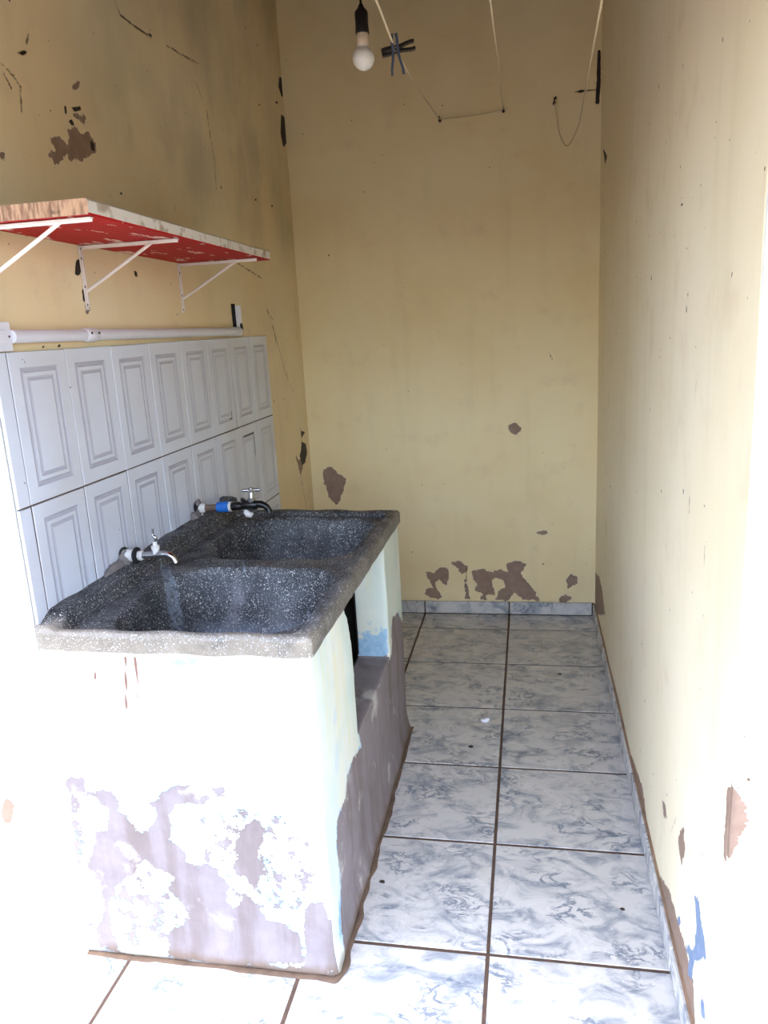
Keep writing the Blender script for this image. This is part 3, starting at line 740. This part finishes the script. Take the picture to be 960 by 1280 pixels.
# chrome tap over the front basin
ty, tz, tx = 1.885, .918, XL + .010
t1 = thing('water_tap', 'small chrome tap with upright lever over the front basin', 'tap', (tx, ty, tz)); o1 = (tx, ty, tz)
part('sealant_ring', [(tx + .001, ty, tz), (tx + .006, ty, tz), (tx + .012, ty, tz)], [.022, .024, .019], M['rubber'], t1, o1)
part('white_collar', [(tx + .008, ty, tz), (tx + .012, ty, tz), (tx + .034, ty, tz), (tx + .038, ty, tz)], [.015, .0175, .0175, .015], M['tape'], t1, o1)
part('rubber_washer', [(tx + .036, ty, tz), (tx + .040, ty, tz), (tx + .046, ty, tz), (tx + .049, ty, tz)], [.018, .023, .023, .018], M['rubber'], t1, o1)
part('inlet_nut', [(tx + .047, ty, tz), (tx + .049, ty, tz), (tx + .060, ty, tz), (tx + .062, ty, tz)], [.012, .0145, .0145, .011], M['tape'], t1, o1, n=6)
part('body', bez([(tx + .058, ty, tz), (tx + .085, ty, tz + .001), (tx + .110, ty, tz + .003), (tx + .135, ty - .002, tz + .004), (tx + .152, ty - .004, tz - .004), (tx + .160, ty - .005, tz - .020)], 5),
     [.0095] * 5 + [.0095] * 5 + [.0105] * 4 + [.009] * 6 + [.008] * 6, M['chrome'], t1, o1, label='chrome body and bent spout')
part('spindle', [(tx + .102, ty, tz + .004), (tx + .102, ty, tz + .016), (tx + .102, ty, tz + .017), (tx + .102, ty, tz + .028), (tx + .102, ty, tz + .029), (tx + .102, ty, tz + .040)], [.009, .009, .0115, .0115, .0065, .006], M['tape'], t1, o1)
part('lever', bez([(tx + .102, ty, tz + .038), (tx + .106, ty, tz + .050), (tx + .099, ty, tz + .058), (tx + .100, ty, tz + .076)], 4), [.004] * 4 + [.0045] * 4 + [.003] * 5, M['chrome'], t1, o1, label='thin chrome lever')
# black tap over the rear basin
ty, tz = 2.385, .932
t2 = thing('water_tap', 'black plastic tap with blue coupling and chrome cross handle over the rear basin', 'tap', (tx, ty, tz)); o2 = (tx, ty, tz)
part('sealant_ring', [(tx + .001, ty, tz + .004), (tx + .008, ty, tz + .004), (tx + .014, ty, tz + .002)], [.020, .023, .017], M['rubber'], t2, o2)
part('thread_tape', [(tx + .008, ty, tz), (tx + .012, ty, tz), (tx + .030, ty, tz), (tx + .036, ty, tz)], [.013, .0165, .0165, .012], M['tape'], t2, o2)
part('pipe', [(tx + .030, ty, tz), (tx + .085, ty, tz + .002)], .0115, M['brown_pipe'], t2, o2, label='stained grey-brown pipe stub')
part('coupling', [(tx + .078, ty, tz + .002), (tx + .080, ty, tz + .002), (tx + .119, ty, tz + .004), (tx + .121, ty, tz + .004)], [.0150, .0180, .0180, .0150], M['blue_pl'], t2, o2, label='bright blue plastic coupling')
part('white_ring', [(tx + .119, ty, tz + .004), (tx + .121, ty, tz + .004), (tx + .128, ty, tz + .004), (tx + .130, ty, tz + .004)], [.015, .0165, .0165, .013], M['tape'], t2, o2)
part('body', [(tx + .128, ty, tz + .005), (tx + .132, ty, tz + .005), (tx + .160, ty, tz + .006), (tx + .166, ty, tz + .006), (tx + .172, ty, tz + .008), (tx + .190, ty, tz + .010), (tx + .212, ty, tz + .010), (tx + .222, ty, tz + .010)], [.012, .0145, .0145, .0125, .0150, .0175, .0165, .012], M['black'], t2, o2)
part('spout', bez([(tx + .205, ty, tz + .010), (tx + .228, ty, tz + .012), (tx + .247, ty, tz + .006), (tx + .258, ty, tz - .006), (tx + .262, ty, tz - .018)], 5), [.0125] * 8 + [.011] * 6 + [.010] * 4 + [.0115] * 3, M['black'], t2, o2)
part('side_outlet', bez([(tx + .186, ty, tz + .012), (tx + .178, ty - .006, tz + .026), (tx + .170, ty - .012, tz + .032)], 4), .0065, M['black'], t2, o2)
part('spindle', [(tx + .202, ty, tz + .018), (tx + .202, ty, tz + .032), (tx + .202, ty, tz + .033), (tx + .203, ty, tz + .052), (tx + .203, ty, tz + .058)], [.013, .013, .010, .0085, .006], M['chrome'], t2, o2)
hd = bmesh.new()
for a in (.2, .2 + math.pi / 2):
    v = Vector((math.cos(a), math.sin(a), 0)) * .030; c = Vector((tx + .203, ty, tz + .060)) - Vector(o2)
    sweep(hd, [c - v, c - v * .8, c, c + v * .8, c + v], [.0045, .0055, .0045, .0055, .0045], 8)
sweep(hd, [Vector((tx + .203, ty, tz + .053)) - Vector(o2), Vector((tx + .203, ty, tz + .068)) - Vector(o2)], .009, 10)
bm_obj('cross_handle', hd, M['chrome'], t2, smooth=True)['label'] = 'dark chrome cross handle'
part('hanging_tape', [(tx + .178, ty - .004, tz - .006), (tx + .180, ty - .004, tz - .014), (tx + .186, ty - .004, tz - .022), (tx + .196, ty - .004, tz - .024), (tx + .203, ty - .004, tz - .018)], [.006, .010, .012, .010, .004], M['tape'], t2, o2, n=8)
# torn tape hanging under the inlet
part('tape_tail', [(tx + .012, ty, tz - .012), (tx + .016, ty, tz - .024), (tx + .014, ty, tz - .036), (tx + .018, ty, tz - .046)], [.008, .009, .006, .003], M['tape'], t2, o2, n=8)

# ================================================================== SHELF AND BRACKETS
SH0, SH1 = 1.478, 2.585
def shz(y): return 1.7445 - (y - 1.5) * .0095
shelf_o = (-.985, 2.03, 1.74)
bm = bmesh.new()
sec = []
for i, y in enumerate(np.linspace(SH0, SH1, 24)):
    z = shz(y); fx = -.846 + .003 * mnoise.noise(Vector((0, y * 6, 0))) - .02 * max(0, (y - 2.45) / .13) * 0
    th = .030 + .0015 * mnoise.noise(Vector((3, y * 9, 0)))
    pr = [(XL + .006, z), (fx - .003, z), (fx, z + .003), (fx, z + th - .004), (fx - .004, z + th), (XL + .006, z + th)]
    sec.append([bm.verts.new(Vector((a, y, b)) - Vector(shelf_o)) for a, b in pr])
for a, b in zip(sec[:-1], sec[1:]):
    for k in range(6): bm.faces.new((a[k], a[(k + 1) % 6], b[(k + 1) % 6], b[k]))
bm.faces.new(sec[0][::-1]); bm.faces.new(sec[-1])
board = bm_obj('wall_shelf', bm, M['shelf'], None, shelf_o)
tag(board, 'wooden wall shelf with flaking red underside and white front edge', 'shelf')
def bracket(y, label):
    z = shz(y) - .0015; o = (XL, y, z)
    t = thing('shelf_bracket', label, 'bracket', o, 'white metal brackets under the red shelf')
    w = .0068
    arm = box_bm(.004, .272, -w, w, -.0035, 0, bevel=.0008, seg=1); add_box(arm, .004, .272, -.0012, .0012, -.009, -.003)
    bm_obj('arm', arm, M['white_metal'], t)
    leg = box_bm(.001, .0045, -w, w, -.158, 0, bevel=.0008, seg=1); add_box(leg, .004, .009, -.0012, .0012, -.150, -.003)
    lg = bm_obj('leg', leg, M['white_metal'], t)
    for dz in (-.030, -.100, -.145):
        s = bmesh.new(); sweep(s, [(.0035, 0, dz), (.0062, 0, dz)], [.0042, .0032], 8); bm_obj('screw', s, M['hook'], lg, smooth=True)
    bm = bmesh.new(); sweep(bm, [(.006, 0, -.112), (.200, 0, -.006)], .0034, 8, flat=1.3); bm_obj('brace', bm, M['white_metal'], t, smooth=True)
bracket(1.502, 'white metal shelf bracket under the raw sawn end of the red shelf')
bracket(1.895, 'white metal shelf bracket under the middle of the red shelf')
bracket(2.475, 'white metal shelf bracket under the end of the red shelf by the back wall')

# ================================================================== CONDUIT, SWITCH, BROKEN OUTLET
py, pz, pr_ = 1.575, 1.5215, .0145
co_ = thing('conduit_pipe', 'white plastic conduit pipe along the wall above the glazed tiles', 'pipe', (XL + .016, 2.2, 1.5125))
O = Vector(co_.location)
def pline(y): return Vector((XL + pr_ + .002, y, 1.5205 - (y - 1.56) * .0078))
bm = bmesh.new(); sweep(bm, [pline(y) - O for y in (1.547, 1.9, 2.4, 2.93)], pr_, 16); bm_obj('tube', bm, M['pvc'], co_, smooth=True)
bm = bmesh.new(); sweep(bm, [pline(y) - O for y in (1.835, 1.84, 1.885, 1.89)], [pr_ + .0005, pr_ + .0035, pr_ + .0035, pr_ + .0005], 16); bm_obj('coupling', bm, M['pvc'], co_, smooth=True)
bm = bmesh.new(); sweep(bm, [pline(y) - O for y in (2.86, 2.865, 2.935, 2.940)], [pr_ + .0005, pr_ + .0025, pr_ + .0025, pr_ + .0005], 16); bm_obj('coupling', bm, M['pvc'], co_, smooth=True)
bm = bmesh.new(); sweep(bm, bez([pline(2.935) - O, pline(2.95) - O, pline(2.962) - O + Vector((-.002, 0, .008)), pline(2.965) - O + Vector((-.006, 0, .030))], 4), .010, 10); bm_obj('cable_end', bm, M['black'], co_, smooth=True)
for yy in (1.845, 1.88):
    bm = bmesh.new(); sweep(bm, [pline(yy) - O + Vector((pr_ + .002, 0, .004)), pline(yy) - O + Vector((pr_ + .005, 0, .004))], .003, 8); bm_obj('screw', bm, M['hook'], co_, smooth=True)
sw = thing('light_switch', 'white surface-mounted switch box at the end of the conduit', 'switch', (XL + .001, 1.520, 1.521))
bm_obj('box', box_bm(0, .014, -.028, .024, -.028, .028, bevel=.002), M['pvc'], sw)
fp_ = bm_obj('cover_plate', box_bm(.014, .018, -.030, .026, -.031, .031, bevel=.0015), M['pvc'], sw)
bm_obj('rocker', box_bm(.018, .0215, -.020, .006, -.014, .014, bevel=.0012), M['pvc'], fp_)
s = bmesh.new(); sweep(s, [(.018, .018, 0), (.0192, .018, 0)], .0025, 8); bm_obj('screw', s, M['hook'], fp_)
ot = thing('wall_outlet', 'broken wall outlet with loose white plate over a black hole', 'outlet', (XL + .001, 2.945, 1.565))
bm_obj('cavity', box_bm(.0, .003, -.030, .004, -.046, .050, bevel=.001, seg=1), M['dark'], ot)
bm = box_bm(-.002, .002, -.004, .020, -.042, .044, bevel=.001); bmesh.ops.rotate(bm, verts=bm.verts, cent=(0, 0, 0), matrix=Matrix.Rotation(R(-38), 3, 'Z')); bmesh.ops.translate(bm, verts=bm.verts, vec=(.006, .004, 0))
pl_ = bm_obj('cover_plate', bm, M['pvc'], ot)
bm = box_bm(.001, .005, .004, .014, -.010, .012, bevel=.001); bmesh.ops.rotate(bm, verts=bm.verts, cent=(0, 0, 0), matrix=Matrix.Rotation(R(-38), 3, 'Z')); bmesh.ops.translate(bm, verts=bm.verts, vec=(.006, .004, 0))
bm_obj('socket_insert', bm, M['pvc'], pl_)

# ================================================================== BULB
zc = lambda y: 2.13 + (y - 1.12) * (3.19 - 2.13) / (4.0 - 1.12)        # underside of the ceiling
p = on_y(454.5, 73, 2.30); bx, by, bz = p
bl = thing('hanging_bulb', 'round white bulb in black socket hanging on a black cord', 'light bulb', (bx, by, bz))
br_ = .0300
prof = [(br_ * math.cos(a), br_ * math.sin(a)) for a in np.linspace(-math.pi / 2 + .001, .95, 16)]
bm = bmesh.new(); sweep(bm, [(0, 0, z) for r, z in prof] + [(0, 0, .030), (0, 0, .034)], [max(r, .0006) for r, z in prof] + [.0165, .0160], 24); bm_obj('bulb_globe', bm, M['bulb'], bl, smooth=True)
bm = bmesh.new(); sweep(bm, [(0, 0, .028), (0, 0, .031), (0, 0, .063), (0, 0, .065)], [.016, .0168, .0155, .013], 24); bm_obj('bulb_collar', bm, M['collar'], bl, smooth=True)['label'] = 'cream plastic bulb neck'
bm = bmesh.new(); sweep(bm, [(0, 0, .060), (0, 0, .062), (0, 0, .085), (0, 0, .105), (0, 0, .114), (0, 0, .122), (0, 0, .128), (0, 0, .134)], [.0185, .0192, .0178, .0185, .0175, .010, .007, .004], 20); bm_obj('socket', bm, M['black'], bl, smooth=True)
ztop = zc(by) - bz
bm = bmesh.new(); sweep(bm, [(0, 0, .130), (-.001, 0, .25), (.001, 0, ztop - .001)], .0034, 8); bm_obj('cord', bm, M['black'], bl, smooth=True)

# ================================================================== CLOTHES LINES
def rope_bm(segs, org, r=.0016, pitch=.016):
    P = [q for s_ in segs for q in bez(s_, 30)[(0 if s_ is segs[0] else 1):]]; d = [0.0]
    for a, b in zip(P[:-1], P[1:]): d.append(d[-1] + (b - a).length)
    L = d[-1]; n = max(20, int(L / pitch * 7)); bm = bmesh.new()
    ds = np.linspace(0, L, n); arr = np.array([list(p) for p in P]); X = np.stack([np.interp(ds, d, arr[:, k]) for k in range(3)], 1)
    T = np.gradient(X, axis=0); T /= np.linalg.norm(T, axis=1)[:, None]
    ref = np.array([1., 0, 0.2]); N1 = ref - (T @ ref)[:, None] * T; N1 /= np.linalg.norm(N1, axis=1)[:, None]; N2 = np.cross(T, N1)
    for ph in (0, math.pi):
        an = ds / pitch * 2 * math.pi + ph
        C = X + (N1 * np.cos(an)[:, None] + N2 * np.sin(an)[:, None]) * (r * .62)
        sweep(bm, [Vector(c) - org for c in C], r * .80, 5)
    return bm
def hook(loc, label, par):
    bm = bmesh.new(); sweep(bm, bez([(0, .004, 0), (0, -.022, 0), (0, -.034, -.004), (0, -.036, .008), (0, -.026, .012)], 4), .0032, 8)
    sweep(bm, [(0, .002, 0), (0, -.004, 0)], .007, 10)
    o = bm_obj('wall_hook', bm, M['hook'], None, loc, smooth=True); tag(o, label, 'hook', 'iron hooks in the back wall'); return o
hA = on_y(549, 149, YB - .03); hB = on_y(629, 137, YB - .03); hC = on_y(693, 127, YB - .03)
for h, lb in ((hA, 'small iron hook in back wall holding the line with the clothespins'), (hB, 'small iron hook in back wall where the twisted line turns up'), (hC, 'small iron hook in back wall holding the sagging cord loop')):
    hook((h[0], YB, h[2]), lb, None)
# line A: front anchor -> clothespins -> hook A -> hook B -> front anchor (one rope)
yp = 1.78
pA0 = on_y(456, -42, 1.20); pA1 = on_y(471, 2, 1.46); pA2 = on_y(491, 54, yp); pA3 = on_y(517, 102, 2.55); 
pB3 = on_y(624, 90, 2.7); pB1 = on_y(613, 3, 1.70); pB0 = on_y(606, -48, 1.22)
org = Vector(hA)
anc = lambda p: (p[0], p[1], zc(p[1]) - .004)
bm = rope_bm([[anc(pA0), pA1 + (pA1 - pA2) * .35, pA1, pA2], [pA2, pA3, hA], [hA, (hA + hB) / 2 + np.array([0, .008, -.004]), hB], [hB, pB3, pB1, pB1 + (pB1 - pB3) * .12, anc(pB0)]], org)
tag(bm_obj('clothes_line', bm, M['rope'], None, org, smooth=True), 'pale twisted clothes line stretched through two hooks on the back wall', 'rope')
pC0 = on_y(762, -70, 1.0); pC1 = on_y(752, 2, 1.45); pC2 = on_y(741, 62, 1.95); pC3 = on_y(729, 128, 2.9)
pC4 = on_y(722, 160, 3.45); pC5 = on_y(709, 182, 3.70); pC6 = on_y(699, 165, 3.78)
bm = rope_bm([[anc(pC0), pC1 + (pC1 - pC2) * .7, pC1, pC2, pC3, pC4, pC5, pC6, hC]], Vector(hC))
tag(bm_obj('clothes_line', bm, M['rope'], None, Vector(hC), smooth=True), 'pale cord hanging in a loop from the hook by the right wall', 'rope')

# clothespins
def clothespin(loc, rot, mat, label, L=.076, spread=.011):
    t = thing('clothespin', label, 'clothespin', loc, 'clothespins on the line'); t.rotation_euler = rot
    for s in (-1, 1):
        bm = bmesh.new(); n = 9; rows_ = []
        for i in range(n):
            u = i / (n - 1); z = L * (.42 - u)
            off = s * (.0028 + (spread - .003) * max(0, (u - .22) / .78) + .0012 * math.sin(u * 9)); th = .0046 - .0012 * u; w = .0055
            rows_.append([bm.verts.new((off + s * a, b, z)) for a, b in ((-th * .4, -w), (th, -w), (th, w), (-th * .4, w))])
        for a, b in zip(rows_[:-1], rows_[1:]):
            for k in range(4): bm.faces.new((a[k], a[(k + 1) % 4], b[(k + 1) % 4], b[k]))
        bm.faces.new(rows_[0][::-1]); bm.faces.new(rows_[-1]); bm_obj('leg', bm, mat, t)
    bm = bmesh.new(); sweep(bm, [(.0035 * math.cos(a), -.007 + .014 * a / 25, .004 + .0035 * math.sin(a)) for a in np.linspace(0, 25, 60)], .0008, 5)
    bm_obj('spring', bm, M['wire'], t, smooth=True)
c = on_y(494.5, 64, yp); clothespin(tuple(c), (R(12), R(-4), R(8)), M['navy'], 'navy blue plastic clothespin hanging upright on the line')
c = on_y(494.5, 62, yp + .03); clothespin(tuple(c), (R(18), R(-102), R(-6)), M['dbrown'], 'dark brown clothespin clipped sideways on the line behind the blue one', L=.072, spread=.006)

# ================================================================== LITTER ON THE FLOOR
sc = on_z(607, 902, 0)
bm = bmesh.new(); g = bmesh.ops.create_icosphere(bm, subdivisions=2, radius=.012)
for v in bm.verts: v.co = Vector((v.co.x * 1.5, v.co.y * .8, v.co.z * .55)) * (1 + .8 * mnoise.noise(v.co * 160))
lo_ = min(v.co.z for v in bm.verts)
tag(bm_obj('paper_scrap', bm, M['foil'], None, (sc[0], sc[1], -lo_)), 'crumpled scrap of white paper on the floor tiles', 'litter')
for (u, w, r, lb) in ((700, 843, .007, 'dark flat crumb on the tile by the right wall'), (590, 945, .0, ''), (589, 934, .008, 'small brown crumb beside the white paper scrap'), (778, 1137, .005, 'tiny dark crumb on a floor tile near the opening'), (478, 1103, .006, 'tiny dark crumb on the tile beside the tub base')):
    if not r: continue
    pc = on_z(u, w, 0); bm = bmesh.new(); bmesh.ops.create_icosphere(bm, subdivisions=2, radius=r)
    for v in bm.verts: v.co = Vector((v.co.x * 1.3, v.co.y * .8, v.co.z * .35)) * (1 + .7 * mnoise.noise(v.co * 210))
    lo_ = min(v.co.z for v in bm.verts)
    tag(bm_obj('crumb', bm, M['crumb'], None, (pc[0], pc[1], -lo_)), lb, 'litter', 'crumbs on the floor')
